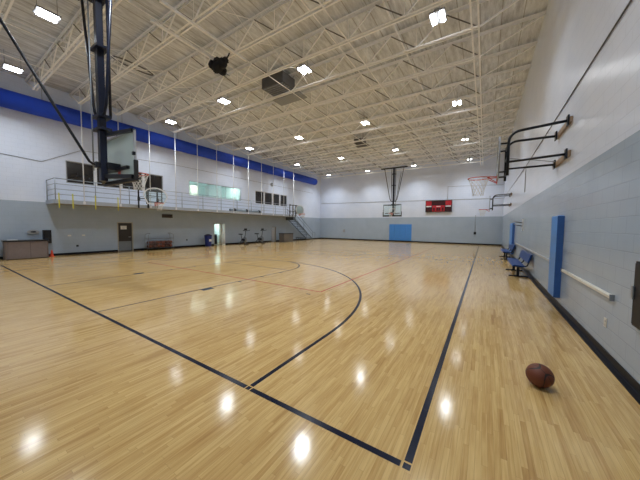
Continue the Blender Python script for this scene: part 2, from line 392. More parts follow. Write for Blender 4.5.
# the lit room behind window 2
b = MB()
xa, xb, ya, yb, za, zb = XL - 3.6, XL - DEP - .002, 9.2, 14.6, 2.8, 5.35
b.quad((xa, ya, za), (xa, yb, za), (xa, yb, zb), (xa, ya, zb)); b.quad((xa, ya, za), (xb, ya, za), (xb, ya, zb), (xa, ya, zb))
b.quad((xa, yb, za), (xb, yb, za), (xb, yb, zb), (xa, yb, zb)); b.quad((xa, ya, za), (xb, ya, za), (xb, yb, za), (xa, yb, za)); b.quad((xa, ya, zb), (xb, ya, zb), (xb, yb, zb), (xa, yb, zb))
struct(b.build('wall_office', 'tealroom'))
struct(MB().box(XL - 3.6, XL - 1.2, 13.1, 13.2, 2.8, 5.35).build('wall_office_partition', 'white'))
rl = thing('ceiling_light_panel', 'long white ceiling light inside the lit room behind the balcony glass', 'light', (XL - 1.0, 10.5, 5.30))
MB().box(-.16, .16, -1.0, 1.0, .0, .05).build('frame', 'housing', rl); MB().box(-.14, .14, -.97, .97, -.012, .0).build('diffuser', 'panelglow', rl)
rl2 = thing('ceiling_light_panel', 'short white ceiling light at the far right end of the lit room behind the balcony glass', 'light', (XL - 1.2, 13.9, 5.30))
MB().box(-.3, .3, -.3, .3, .0, .05).build('frame', 'housing', rl2); MB().box(-.28, .28, -.28, .28, -.012, .0).build('diffuser', 'panelglow', rl2)
cb = thing('cupboard', 'pale upright cupboard inside the lit room, left side behind the balcony glass', 'cupboard', (XL - 1.7, 10.75, 2.803))
MB().box(-.25, .25, -.3, .3, 0, 2.1, .01).build('body', 'cream', cb); MB().box(.25, .262, -.28, -.01, .05, 2.05).build('door', 'cream', cb); MB().box(.25, .262, .01, .28, .05, 2.05).build('door', 'cream', cb)

# ------------------------------------------------------------------ doors in the left wall
def door_frame(n, y0, y1, h):
    f = MB(); f.box(XL - .2, XL + .02, y0, y0 + .05, 0, h); f.box(XL - .2, XL + .02, y1 - .05, y1, 0, h); f.box(XL - .2, XL + .02, y0, y1, h - .05, h)
    return struct(f.build('door_%d' % n, 'beige'))
d1 = door_frame(1, 4.85, 5.68, 1.80)
lf = MB().box(XL - .10, XL - .05, 4.90, 5.63, .01, 1.75).build('leaf', 'door', d1)
MB().box(XL - .05, XL - .044, 4.93, 5.60, .04, .62).build('kick_plate', 'kick', lf)
MB().box(XL - .05, XL - .044, 5.04, 5.36, 1.36, 1.58).build('notice', 'paper', lf)
nt_ = MB()
for k, (a, c) in enumerate(((5.08, 5.31), (5.11, 5.29), (5.10, 5.26))): nt_.box(XL - .044, XL - .042, a, c, 1.51 - k * .055, 1.525 - k * .055)
nt_.build('notice_lines', 'print_grey', lf)
MB().tube([(XL - .05, 5.55, .88), (XL - .0, 5.55, .88), (XL + .005, 5.43, .88)], .012).build('handle', 'alu', lf)
for n, (y0, y1, h, mtl) in ((2, (11.50, 12.22, 1.82, 'tealroom')), (3, (18.42, 19.05, 1.55, 'grey'))):
    door_frame(n, y0, y1, h)
    b = MB(); xa, xb = XL - 1.3, XL - DEP - .002; ya, yb = y0 - .4, y1 + .4
    b.quad((xa, ya, 0), (xa, yb, 0), (xa, yb, 2.2), (xa, ya, 2.2)); b.quad((xa, ya, 0), (xb, ya, 0), (xb, ya, 2.2), (xa, ya, 2.2))
    b.quad((xa, yb, 0), (xb, yb, 0), (xb, yb, 2.2), (xa, yb, 2.2)); b.quad((xa, ya, 2.2), (xb, ya, 2.2), (xb, yb, 2.2), (xa, yb, 2.2))
    struct(b.build('wall_passage_%d' % n, mtl))
rl3 = thing('ceiling_light_panel', 'white ceiling light inside the bright passage behind the blue bin', 'light', (XL - .75, 11.86, 2.15))
MB().box(-.25, .25, -.25, .25, 0, .045).build('frame', 'housing', rl3); MB().box(-.23, .23, -.23, .23, -.012, 0).build('diffuser', 'panelglow', rl3)
ld = struct(MB().box(XL - .02, XL + .44, 12.24, 12.285, .01, 1.80).build('door_4', 'white'))
MB().tube([(XL + .38, 12.24, .9), (XL + .38, 12.19, .9), (XL + .28, 12.19, .9)], .012).build('handle', 'alu', ld)
ld = struct(MB().box(XL - .02, XL + .42, 18.34, 18.385, .01, 1.53).build('door_5', 'white'))
MB().tube([(XL + .36, 18.34, .8), (XL + .36, 18.29, .8), (XL + .27, 18.29, .8)], .012).build('handle', 'alu', ld)
tb = thing('low_cabinet', 'low black cabinet just inside the bright open doorway', 'cabinet', (XL - .9, 11.85, 0))
MB().box(-.3, .3, -.4, .4, .04, .86, .01).build('body', 'black', tb); MB().box(-.32, .32, -.42, .42, .86, .89).build('top', 'countertop', tb)
MB().box(.3, .312, -.38, -.01, .08, .82).build('door', 'black', tb); MB().box(.3, .312, .01, .38, .08, .82).build('door', 'black', tb)

# ================================================================== roof joists
NJ = 19; JY = [1.40 + 1.565 * (k - 2) for k in range(NJ)]
nodes_b = [0.0 - 1.8 * i for i in range(10)]
def make_joist():
    r = thing('roof_joist', '', 'joist', (0, JY[0], 0), 0, 'open web steel joists under the roof deck')
    g, w, h = .035, .05, .05
    b = MB()
    for s in (-1, 1): b.box(-17.15, .05, s * g, s * (g + w), ZCH - .01, ZCH); b.box(-17.15, .05, s * g, s * (g + .008), ZCH, ZCH + h)
    b.build('bottom_chord', 'joist', r)
    b = MB()
    for s in (-1, 1): b.box(XL + .018, XR - .01, s * g, s * (g + w), 8.51, 8.52); b.box(XL + .018, XR - .01, s * g, s * (g + .008), 8.46, 8.51)
    b.build('top_chord', 'joist', r)
    MB().beam((0, 0, ZCH), (XR - .05, 0, 8.46), .045, .045).build('end_diagonal', 'joist', r)
    MB().beam((-17.1, 0, ZCH), (XL + .05, 0, 8.46), .045, .045).build('end_diagonal', 'joist', r)
    for x in nodes_b:
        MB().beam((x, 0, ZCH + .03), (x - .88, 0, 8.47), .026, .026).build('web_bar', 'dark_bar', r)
        if x < -.1: MB().beam((x, 0, ZCH + .03), (x + .88, 0, 8.47), .035, .035).build('web_bar', 'joist', r)
        MB().beam((x, 0, ZCH + .03), (x, 0, 8.47), .015, .015).build('web_bar', 'joist', r)
    MB().beam((-17.1, 0, ZCH + .03), (-17.1, 0, 8.47), .02, .02).build('web_bar', 'joist', r)
    return r
J0 = make_joist()
def jl(k):
    if k == 0: return 'cream open web roof joist behind the camera, nearest the front wall'
    if k == NJ - 1: return 'cream open web roof joist closest to the scoreboard end wall'
    return 'cream open web roof joist, %s in the row counted from the front wall' % ORD[k]
J0['label'] = jl(0)
for k in range(1, NJ): dup(J0, (0, JY[k], 0), jl(k))
# bridging bars running the length of the hall
for x, z, r_, lb in ((.02, 7.719, .022, 'long cream bridging bar along the right ends of the joists'), (-.16, 7.719, .022, 'long cream bridging bar beside the one at the right joist ends'),
                     (-4.5, 8.44, .014, 'thin cream bridging bar over the right half of the court'), (-9.0, 8.44, .014, 'thin cream bridging bar above the middle of the court'),
                     (-13.5, 8.44, .014, 'thin cream bridging bar over the left half of the court'), (-3.6, 7.727, .014, 'thin low cream bridging bar under the joists over the right lights'), (-7.2, 7.729, .012, 'thin low cream bridging bar under the joists at the hall centre'),
                     (-14.4, 7.729, .012, 'thin low cream bridging bar under the joists near the balcony')):
    tag(MB().beam((x, YF + .01, z), (x, YB - .01, z), r_ * 2, r_ * 2).build('bridging_bar', 'joist'), lb, 'bar', 'bridging bars between the joists')
# X bracing between neighbouring joists near the middle
bx = 0
for k in range(2, NJ - 1):
    for x in (-6.3, -11.7):
        t = thing('cross_bracing', 'crossed brace bars %s of hall centre, %s joist gap from the front' % ('right' if x > -9 else 'left', ORD[k]), 'brace', (x, JY[k], 0), 0, 'crossed braces between joists')
        MB().beam((0, .06, 7.80), (0, 1.50, 8.44), .018, .018).build('brace_bar', 'joist', t)
        MB().beam((.03, .06, 8.44), (.03, 1.50, 7.80), .018, .018).build('brace_bar', 'joist', t)

# ================================================================== lamps
LX = [-16.0, -10.95, -5.95, -1.02]; LY = [.62, 6.88, 13.14, 19.40, 25.66]
LAMP_W, LAMP_SPREAD = 88, math.radians(125)
ld_ = bpy.data.lights.new('lamp', 'AREA'); ld_.shape = 'RECTANGLE'; ld_.size = .03; ld_.size_y = .55; ld_.energy = LAMP_W; ld_.color = (.87, .94, 1.0); ld_.spread = LAMP_SPREAD
def make_light():
    r = thing('high_bay_light', '', 'light', (LX[0], LY[0], 7.92), 0, 'twin-strip ceiling lights')
    b = MB(); b.box(-.22, .22, -.27, .27, .02, .07, .008); b.box(-.07, .07, -.26, .26, .07, .12, .006); b.build('housing', 'housing', r)
    for s in (-1, 1):
        MB().box(s * .075, s * .175, -.22, .22, -.012, .019, .008).build('diffuser', 'glow', r)
    for s in (-1, 1):
        MB().tube([(0, s * .22, .07), (0, s * .22, .67)], .006, 6).build('hanger_wire', 'cable', r)
    l = bpy.data.objects.new('lamp', ld_); C.objects.link(l); l.parent = r; l.location = (0, 0, .005)
    return r
L0 = make_light()
rows = ['nearest', 'second', 'third', 'fourth', 'farthest']; cols = ['far left column beside the blue duct', 'second column from the blue duct', 'third column from the blue duct', 'right column nearest the bare right wall']
for j, y in enumerate(LY):
    for i, x in enumerate(LX):
        lab = 'bright twin-strip ceiling light, %s of five in the %s' % (rows[j], cols[i])
        if i == j == 0: L0['label'] = lab
        else: dup(L0, (x, y, 7.92), lab)

# ================================================================== duct
d = thing('air_duct', 'long round blue fabric air duct high along the balcony wall', 'duct', (XL + .46, 0, 7.28))
prof = [(0, YF + .02), (.40, YF + .02), (.40, 25.75)] + [(.40 * math.cos(a), 25.75 + .27 * math.sin(a)) for a in [i * PI / 16 for i in range(1, 9)]]
MB().lathe(prof, 32, 'Y').build('sleeve', 'duct', d)
for k in range(9):
    y = -1.5 + 3.3 * k
    MB().tube([(0, y, .40), (0, y, 1.30)], .006, 6).build('hanger_wire', 'cable', d)

# ================================================================== balcony
bal = thing('balcony', 'long suspended balcony with white edge and grey pipe railing on the left wall', 'balcony', (XL, 1.9, 2.66))
BL = 18.75; BX = XBAL - XL
MB().box(.002, BX - .08, 0, BL, .02, .14).build('deck', 'soffit', bal)
MB().box(BX - .08, BX, 0, BL, 0, .19).build('fascia', 'fascia', bal)
MB().box(.002, BX - .08, -.05, 0, 0, .19).build('fascia', 'fascia', bal)
posts = [0.02] + [1.55 * k for k in range(1, 12)] + [BL - .03]
for y in posts: MB().tube([(BX - .04, y, .19), (BX - .04, y, 1.20)], .022, 8).build('post', 'steel', bal)
for y in (.02,): MB().tube([(.05, y - .02, .14), (.05, y - .02, 1.20)], .022, 8).build('post', 'steel', bal)
for z in (.44, .69, .94, 1.20):
    MB().tube([(.05, .0, z), (BX - .04, .0, z), (BX - .04, BL - .03, z)], .013 if z < 1.1 else .02, 8).build('rail', 'steel', bal)
# hanger rods from joists to the balcony edge
R0 = None
for k in range(3, 3 + 12):
    y = JY[k]
    lab = 'thin white hanger rod from roof to balcony edge, %s from the left end' % ORD[k - 3]
    if y > 20.7: break
    if R0 is None:
        R0 = thing('hanger_rod', lab, 'rod', (XBAL + .028, y, 2.68), 0, 'hanger rods carrying the balcony')
        MB().tube([(0, 0, 0), (0, 0, ZCH - 2.70)], .022, 8).build('rod', 'white', R0)
        MB().box(-.022, .025, -.05, .05, .0, .14).build('foot_plate', 'white', R0)
    else: dup(R0, (XBAL + .028, y, 2.68), lab)
# yellow straps
for i, y in enumerate((2.03, 2.53, 3.42, 4.42)):
    lab = 'yellow strap over the balcony edge, %s from the left' % ORD[i]
    b = MB(); b.box(-.004, .004, -.022, .022, -.22, .50); b.box(-.10, .004, -.022, .022, .495, .503)
    tag(b.build('strap', 'yellow'), lab, 'strap', 'yellow straps on the balcony edge').location = (XBAL + .014, y, 2.66)
rn = thing('rolled_net', 'grey-blue rolled net tied in dark knots along the balcony edge', 'net', (XBAL - .19, 12.15, 2.81))
rnd = random.Random(3)
MB().tube([(.0 + .02 * rnd.uniform(-1, 1), i * .2, .12 + .02 * rnd.uniform(-1, 1)) for i in range(18)], [.09 + .03 * rnd.random() for _ in range(18)], 10).build('roll', 'roll', rn)
for y in (.45, 1.75, 3.2): MB().tube([(0, y - .12, .12), (0, y, .13), (0, y + .12, .12)], [.11, .16, .11], 10).build('tie', 'black', rn)

# ================================================================== stairs at the balcony's far end
st = thing('staircase', 'grey steel staircase from the balcony end down to the floor', 'stairs', (-18.40, 20.7, 0))
SW, RUN, RISE, NS = 1.0, 3.9, 2.66, 14
for x in (.03, SW - .03):
    MB().beam((x, 0, RISE - .12), (x, RUN, .02), .04, .10).build('stringer', 'stair', st)
for k in range(NS):
    f = (k + .5) / NS
    MB().box(.05, SW - .05, f * RUN - .13, f * RUN + .13, RISE * (1 - f) - .02, RISE * (1 - f) + .02).build('tread', 'stair', st)
for x in (.03, SW - .03):
    for dz, rr in ((.55, .014), (.92, .020)):
        MB().tube([(x, .0, RISE + dz), (x, RUN, dz)], rr, 8).build('handrail', 'stair', st)
    for f in (0.02, .5, .98):
        MB().tube([(x, f * RUN, RISE * (1 - f)), (x, f * RUN, RISE * (1 - f) + .92)], .018, 8).build('baluster', 'stair', st)
MB().tube([(SW - .03, RUN, .92), (SW - .03, RUN + .4, .92), (SW - .03, RUN + .4, .0)], .018, 8).build('end_rail', 'stair', st)
MB().box(-.07, SW, -.05, .35, RISE - .35, RISE + .0).build('landing', 'stair', st)

# ================================================================== hoops
def net_bm(c, r0=.225, r1=.12, h=.42, n=12, rings=6, t=.0045):
    b = MB(); cx, cy, cz = c
    for s in (-1, 1):
        for i in range(n):
            pts = []
            for k in range(rings + 1):
                f = k / rings; r = r0 + (r1 - r0) * (1 - (1 - f) ** 1.8)
                a = (i + s * k * .5) * 2 * PI / n
                pts.append((cx + r * math.cos(a), cy + r * math.sin(a), cz - h * f))
            b.tube(pts, t, 4, caps=False)
    return b
def rim_parts(parent, c, d, board_dist=.15):
    """rim centre c, d = unit direction (x,y) towards the board"""
    cx, cy, cz = c; R = .23
    rm = MB().tube(arc(c, R, 0, 2 * PI, 32, 'XY')[:-1], .0105, 8, closed=True)
    px, py = -d[1], d[0]
    for s in (-1, 1):
        a = (cx + px * s * .15 + d[0] * .17, cy + py * s * .15 + d[1] * .17, cz)
        e = (cx + px * s * .07 + d[0] * (R + board_dist), cy + py * s * .07 + d[1] * (R + board_dist), cz)
        g = (cx + px * s * .07 + d[0] * (R + board_dist), cy + py * s * .07 + d[1] * (R + board_dist), cz - .14)
        rm.tube([a, e], .010, 8); rm.tube([a, g], .009, 8)
    q = R + board_dist
    x0, y0 = cx + d[0] * q, cy + d[1] * q
    rm.beam((x0, y0, cz - .16), (x0, y0, cz + .03), .16, .015, up=(0, 1, 0) if d[0] == 0 else (1, 0, 0))
    r = rm.build('rim', 'rim', parent)
    net_bm((cx, cy, cz - .01)).build('net', 'net', parent)
    return r

def side_hoop(loc, rotz, reach, label, dz=0.0, wooden=True):
    """local +x points out from the wall; rim height 2.93"""
    t = thing('wall_hoop', label, 'hoop', loc, rotz, 'side hoops on the long walls')
    zt, zb, hw = 3.86 + dz, 3.20 + dz, .52
    if wooden:
        for z in (zt, zb): MB().box(.0, .045, -.62, .62, z - .055, z + .055, .006).build('mounting_board', 'wood', t)
    for s in (-1, 1):
        y = s * hw
        MB().box(.045, .075, y - .07, y + .07, zt - .10, zt + .10, .006).build('bracket', 'black', t)
        MB().box(.045, .075, y - .07, y + .07, zb - .10, zb + .10, .006).build('bracket', 'black', t)
        xa = reach - .16; yi = s * .42; R = .22
        pts = [(.07, y, zt), (xa - R, yi, zt - .02)] + [(xa - R + R * math.sin(a), yi, zt - .02 - R + R * math.cos(a)) for a in [i * PI / 12 for i in range(1, 7)]] + [(xa, yi, 2.88 + dz)]
        MB().tube(pts, .028, 10).build('upper_arm', 'black', t)
        MB().tube([(.07, y, zb), (xa, yi, zb - .02)], .024, 10).build('lower_arm', 'black', t)
    for z in (3.62, 3.36, 3.0):
        MB().tube([(reach - .16, -.42, z + dz), (reach - .16, .42, z + dz)], .02, 8).build('cross_bar', 'black', t)
    for s in (-1, 1):
        for z in (3.62, 2.98): MB().tube([(reach - .17, s * .36, z + dz), (reach - .0, s * .36, z + dz)], .02, 8).build('standoff', 'black', t)
    MB().tube([(.09, -.30, zb + .03), (.5, -.1, zb + .07), (reach - .2, .3, zb + .08)], .008, 6).build('stay_wire', 'steel', t)
    # fan shaped board
    def fan(r_off):
        pts = []
        for i in range(25):
            a = PI * i / 24
            pts.append(((.68 - r_off) * math.cos(a), 3.33 + dz + (.52 - r_off) * math.sin(a)))
        pts += [(-(.45 - r_off * .6), 2.86 + dz + r_off), ((.45 - r_off * .6), 2.86 + dz + r_off)]
        return pts
    bd = MB().prism(fan(.02), reach, reach + .014, 'YZ').build('backboard', 'sideglass', t)
    outer, inner = fan(0), fan(.065); b = MB(); n = len(outer)
    for i in range(n):
        j = (i + 1) % n
        for x0, x1 in ((reach - .006, reach + .022),):
            b.quad((x1, *outer[i]), (x1, *outer[j]), (x1, *inner[j]), (x1, *inner[i])); b.quad((x0, *outer[i]), (x0, *outer[j]), (x0, *inner[j]), (x0, *inner[i]))
            b.quad((x0, *outer[i]), (x0, *outer[j]), (x1, *outer[j]), (x1, *outer[i])); b.quad((x0, *inner[i]), (x0, *inner[j]), (x1, *inner[j]), (x1, *inner[i]))
    b.build('board_border', 'steel' if wooden else 'white', t)
    rim_parts(t, (reach + .40, 0, 2.93 + dz), (-1, 0))
    return t
side_hoop((XR, 5.85, 0), PI, 1.16, 'nearer fan-board hoop on black arms from the right wall', -.02)
side_hoop((XR, 19.3, 0), PI, 1.16, 'farther hoop on black arms from the right wall, by the back corner')
def balcony_hoop(y, label):
    t = side_hoop((XBAL + .03, y, 0), 0, .95, label, 0, False)
    for y_ in (-.52, 0, .52): MB().box(-.0, .05, y_ - .035, y_ + .035, 2.66, 3.90, .005).build('upright', 'black', t)
    return t
balcony_hoop(5.95, 'fan-board hoop on the balcony front near its left windows')
balcony_hoop(20.05, 'fan-board hoop on the balcony front beside the staircase')

def ceiling_hoop(y, d, label, brace_to, fm='alu'):
    """hung backstop over the court's centre line; d=+1 faces +y, base point on the ceiling structure"""
    t = thing('ceiling_hoop', label, 'hoop', (-7.62, y, 0), 0 if d > 0 else PI, 'ceiling-hung main hoops')
    # local: board at y=0 faces +y
    m = MB(); m.box(-.08, .08, -.41, -.27, 2.74, 7.70, .01); m.build('mast', 'navy_steel', t)
    m = MB(); m.tube([(-.19, -.22, 4.3), (-.19, -.22, 7.70)], .03, 8); m.tube([(.19, -.22, 4.3), (.19, -.22, 7.70)], .03, 8); m.build('guide_tubes', 'navy_steel', t)
    for s in (-1, 1):
        pts = [(s * 1.0, -.36, 7.70), (s * .42, -.36, 4.75), (s * .36, -.36, 4.50), (s * .25, -.36, 4.33), (s * .10, -.36, 4.28)]
        MB().tube(pts, .032, 10).build('side_brace', 'navy_steel', t)
    for z in (7.05, 5.9, 4.28, 3.98): MB().box(-.21, .21, -.46, -.20, z - .03, z + .035, .006).build('collar', 'navy_steel', t)
    MB().tube([(-.19, -.47, 3.0), (-.19, -.47, 4.5), (-.19, -.47, 7.68)], .016, 8).build('cable_tube', 'steel', t)
    top = MB(); top.box(-1.35, 1.35, -.42, -.30, 7.62, 7.74, .01); top.build('top_beam', 'black', t)
    MB().tube([(0, -.45, 3.12), (0, -.54, 3.13), (0, -.60, 3.17), (0, -.64, 3.24), (0, brace_to, 7.68)], .028, 10).build('back_brace', 'black', t)
    MB().box(-.06, .06, -.50, -.40, 3.05, 3.19, .01).build('brace_joint', 'black', t)
    # board: 1.83 x 1.07, glass in aluminium frame
    x0, x1, z0, z1 = -.915, .915, 2.80, 3.95
    MB().box(x0 + .02, x1 - .02, -.006, .006, z0 + .02, z1 - .02).build('backboard', 'glass' if fm == 'alu' else 'sideglass', t)
    f = MB(); w = .035
    f.box(x0, x1, -.03, .02, z0, z0 + w); f.box(x0, x1, -.03, .02, z1 - w, z1); f.box(x0, x0 + w, -.03, .02, z0, z1); f.box(x1 - w, x1, -.03, .02, z0, z1)
    f.build('board_frame', fm, t)
    f = MB()
    for a in ((-.305, .305, 3.07, 3.12), (-.305, .305, 3.475, 3.525), (-.305, -.255, 3.07, 3.525), (.255, .305, 3.07, 3.525)): f.box(a[0], a[1], .006, .010, a[2], a[3])
    f.build('target_square', 'white', t)
    p = MB(); p.box(x0 - .02, x1 + .02, -.05, .04, z0 - .08, z0 + .02, .015); p.build('edge_pad', 'pad', t)
    for s in (-1, 1): MB().box(s * .90, s * .965, -.05, .04, z0 - .08, z0 + .42, .015).build('edge_pad', 'pad', t)
    # carrier frame behind the board
    for s in (-1, 1):
        MB().beam((s * .88, -.06, z0 + .02), (0, -.34, z0 + .06), .07, .10).build('carrier_arm', 'black', t)
        MB().beam((s * .88, -.05, z1 - .04), (0, -.30, z1 - .08), .06, .08).build('carrier_arm', 'black', t)
    MB().box(-.17, .17, -.30, -.03, 3.02, 3.20, .01).build('rim_mount', 'black', t)
    MB().box(-.75, .75, -.13, -.06, 3.02, 3.09, .006).build('height_adjuster', 'black', t)
    MB().box(.90, .98, -.08, -.02, z0 + .52, z0 + .60, .01).build('corner_latch', 'black', t)
    rim_parts(t, (0, .44, 3.05), (0, -1), .21)
    return t
ceiling_hoop(1.12, 1, 'large glass-board hoop on a navy mast hanging from the ceiling near the left', -2.95)
ceiling_hoop(24.38, -1, 'glass-board hoop on a black mast hanging before the back wall', -2.95, 'stair')

# ================================================================== back wall items
wp = thing('wall_pad', 'wide bright blue safety pad on the back wall under the far hoop', 'pad', (-7.72, YB, 0))
for i in range(4): MB().box(-1.25 + .625 * i + .004, -.625 + .625 * i - .004, -.06, -.001, .14, 1.98, .012).build('panel', 'bluepad', wp)
sb = thing('scoreboard', 'red and black scoreboard on the back wall', 'scoreboard', (-3.79, YB, 3.28))
MB().box(-1.27, 1.27, -.16, -.001, 0, 1.20, .01).build('case', 'sb_black', sb)
for s in (-1, 1):
    MB().box(s * .66, s * 1.22, -.168, -.160, .68, 1.15).build('red_panel', 'sb_red', sb)
    MB().box(s * .68, s * 1.18, -.170, -.160, .54, .65).build('label_strip', 'paper', sb)
    for k in (0, 1): MB().box(s * (.70 + .26 * k), s * (.92 + .26 * k), -.168, -.160, .08, .48).build('digit_panel', 'sb_dark', sb)
MB().box(-.60, .60, -.168, -.160, .78, 1.13).build('clock_panel', 'sb_dark', sb)
MB().box(-.60, .60, -.168, -.160, .06, .70).build('red_panel', 'sb_red', sb)
MB().box(-.20, .20, -.172, -.168, .54, .62).build('label_strip', 'paper', sb)
for k, x in enumerate((-.42, -.1, .1, .42)): MB().box(x - .08, x + .08, -.172, -.168, .12, .46).build('digit_panel', 'sb_dark', sb)
def cable(name, pts, r, m, label, cat):
    return tag(MB().tube(pts, r, 6).build(name, m), label, cat)
Yw = YB - .02
cable('conduit', [(-.42, Yw, 1.2), (-.42, Yw, 2.9)], .022, 'steel', 'thin vertical conduit above the small box on the back wall', 'conduit')
tag(MB().box(-.52, -.32, YB - .08, YB - .001, 1.02, 1.26, .01).build('junction_box', 'black'), 'small dark box on the back wall left of the right corner', 'box')
cable('conduit', [(XL + .05, Yw, 4.72), (XR - .05, Yw, 4.46)], .018, 'grey', 'thin grey conduit running across the whole back wall', 'conduit')
cable('conduit', [(-2.96, Yw, 4.56), (-2.96, Yw, 5.88), (XR - .05, Yw, 5.72)], .018, 'grey', 'thin grey conduit rising beside the scoreboard', 'conduit')
tag(MB().box(-15.0, -14.72, YB - .07, YB - .001, .95, 1.30, .01).build('junction_box', 'grey'), 'small grey box on the back wall near the left corner', 'box')

# ================================================================== right wall items
def column_pad(y0, y1, label):
    t = thing('column_pad', label, 'pad', (XR, y0, 0), 0, 'blue column pads on the right wall')
    MB().box(-.11, -.001, 0, y1 - y0, .22, 1.95, .02).build('cushion', 'bluepad', t)
    MB().box(-.108, -.001, -.006, .0, .23, 1.94).build('dark_end_face', 'bluedark', t)  # thin darker blue sheet over the cushion's near end face only
    return t
column_pad(5.42, 6.0, 'tall blue column pad on the right wall nearer the basketball')
column_pad(15.9, 17.6, 'tall blue column pad on the right wall behind the benches')
def wall_rail(y0, y1, z, label, m='cream'):
    t = thing('wall_rail', label, 'rail', (XR, y0, z), 0, 'cream metal rails on the right wall')
    MB().prism([(-.001, -.028), (-.022, -.028), (-.035, -.016), (-.035, .016), (-.022, .028), (-.001, .028)], .0, y1 - y0, 'XZ').build('channel', m, t)
    for y in (-.012, y1 - y0): MB().box(-.045, -.001, y, y + .012, -.04, .04).build('end_cap', 'steel', t)
wall_rail(2.82, 5.25, .83, 'cream metal rail low on the right wall between black box and blue pad')
wall_rail(6.2, 14.9, .90, 'long thin metal rail low on the right wall behind the blue benches', 'grey')
def black_box(loc, rotz, label):
    t = thing('wall_cabinet', label, 'cabinet', loc, rotz, 'black wall boxes')
    MB().box(.001, .035, 0, .80, 0, .68, .006).build('case', 'rubber', t)
    MB().box(.035, .045, .02, .78, .02, .66, .004).build('cover', 'rubber', t)
    MB().box(.045, .06, .01, .05, .28, .42, .005).build('latch', 'steel', t)
black_box((XR, 2.25, .67), PI, 'flat black wall cabinet at the right edge beside the cream rail')
t = thing('wall_socket', 'small beige socket low on the right wall below the cream rail', 'socket', (XR, 3.02, .40))
MB().box(-.008, -.001, -.04, .04, 0, .12, .003).build('plate', 'cream', t)
for z in (.03, .08): MB().box(-.011, -.008, -.015, .015, z - .012, z + .012).build('outlet', 'beige', t)
cable('conduit', [(XR - .014, YF + .02, 4.46), (XR - .014, 12.0, 4.30), (XR - .014, YB - .05, 4.40)], .0115, 'groove', 'thin dark conduit running high along the whole right wall', 'conduit')
cable('conduit', [(XR - .015, 12.2, 4.3), (XR - .015, 12.2, 3.2)], .014, 'grey', 'short grey drop conduit on the right wall', 'conduit')
t = thing('folding_bracket', 'small black and white folding bracket on the right wall above the benches', 'bracket', (XR, 12.2, 1.75))
MB().box(-.04, -.001, -.06, .06, -.18, .32, .005).build('plate', 'white', t)
for z in (.02, .16): MB().tube([(-.04, 0, z), (-.22, .35, z + .04), (-.25, 1.1, z + .10)], .018, 8).build('arm', 'black', t)

def make_bench(y, label, L=2.45):
    t = thing('bench', label, 'bench', (1.42, y, 0), 0, 'blue team benches')
    prof = [(-.20, .42), (-.15, .455), (.0, .44), (.14, .43), (.14, .40), (.0, .405), (-.15, .42), (-.20, .395)]
    MB().prism(prof, 0, L, 'XZ').build('seat', 'bench', t)
    MB().prism([(.19, .54), (.265, .80), (.295, .82), (.315, .81), (.225, .53)], 0, L, 'XZ').build('backrest', 'bench', t)
    for yy in (.45, L - .45):
        MB().box(-.04, .04, yy - .04, yy + .04, .04, .40, .006).build('leg', 'black', t)
        MB().box(-.26, .28, yy - .035, yy + .035, .0, .045, .012).build('foot', 'black', t)
    for yy in (.06, L - .06):
        MB().tube([(-.17, yy, .405), (.10, yy, .39), (.20, yy, .44), (.27, yy, .66), (.315, yy, .80)], .022, 8).build('side_bracket', 'black', t)
    MB().beam((.0, .1, .385), (.0, L - .1, .385), .06, .03).build('under_rail', 'black', t)
    MB().tube([(.15, L / 2, .40), (.21, L / 2, .46), (.25, L / 2, .62)], .02, 8).build('side_bracket', 'black', t)
    return t
make_bench(8.95, 'nearer blue bench with black T feet along the right wall')
make_bench(14.6, 'farther blue bench with black T feet by the far blue pad', 2.5)

# ================================================================== the basketball in the foreground
bb = MB().sphere((0, 0, 0), .119, 48, 32).build('basketball', 'ball')
tag(bb, 'brown basketball lying alone on the wooden floor at lower right', 'ball')
bb.location = (.95, 1.72, .1195); bb.rotation_euler = (math.radians(35), math.radians(-25), math.radians(40))

# ================================================================== left wall items
ct = thing('counter', 'long grey-brown rounded counter with black top at the far left', 'counter', (-18.05, 1.05, 0))
def rr(w, d, r, n=6):
    pts = []
    for cx, cy, a0 in ((w - r, d - r, 0), (-w + r, d - r, PI / 2), (-w + r, -d + r, PI), (w - r, -d + r, 1.5 * PI)):
        pts += [(cx + r * math.cos(a0 + PI / 2 * i / n), cy + r * math.sin(a0 + PI / 2 * i / n)) for i in range(n + 1)]
    return pts
MB().prism(rr(.30, .70, .12), .03, .82, 'XY').build('body', 'counter', ct)
MB().prism(rr(.335, .735, .14), .82, .885, 'XY').build('top', 'countertop', ct)
MB().prism(rr(.27, .67, .1), 0, .03, 'XY').build('plinth', 'black', ct)
MB().box(.299, .303, .08, .088, .05, .80).build('panel_seam', 'black', ct)
tag(MB().box(-.12, .12, -.16, .16, 0, .03, .01).build('folded_towel', 'paper'), 'small white folded towel on the left end of the black counter top', 'towel').location = (-18.0, .62, .886)
cn = thing('traffic_cone', 'small orange cone on the floor beside the counter', 'cone', (-18.05, 1.90, 0))
MB().lathe([(.0, .02), (.08, .02), (.07, .05), (.022, .32), (.018, .33), (0, .33)], 24).build('cone', 'orange', cn)
MB().box(-.1, .1, -.1, .1, 0, .02, .008).build('base', 'orange', cn)
bx_ = thing('wall_cabinet', 'black upright box on the left wall above the counter end', 'cabinet', (XL, 1.68, .67))
MB().box(.001, .14, 0, .30, 0, .68, .01).build('case', 'sb_black', bx_); MB().box(.14, .15, .02, .28, .02, .66, .004).build('cover', 'black', bx_)
ow = thing('wall_fixture', 'small grey oval fixture on the wall above the counter', 'fixture', (XL, 1.36, 1.26))
MB().prism([(.20 * math.cos(a), .10 * math.sin(a)) for a in [i * PI / 12 for i in range(24)]], .001, .10, 'YZ').build('bowl', 'grey', ow)
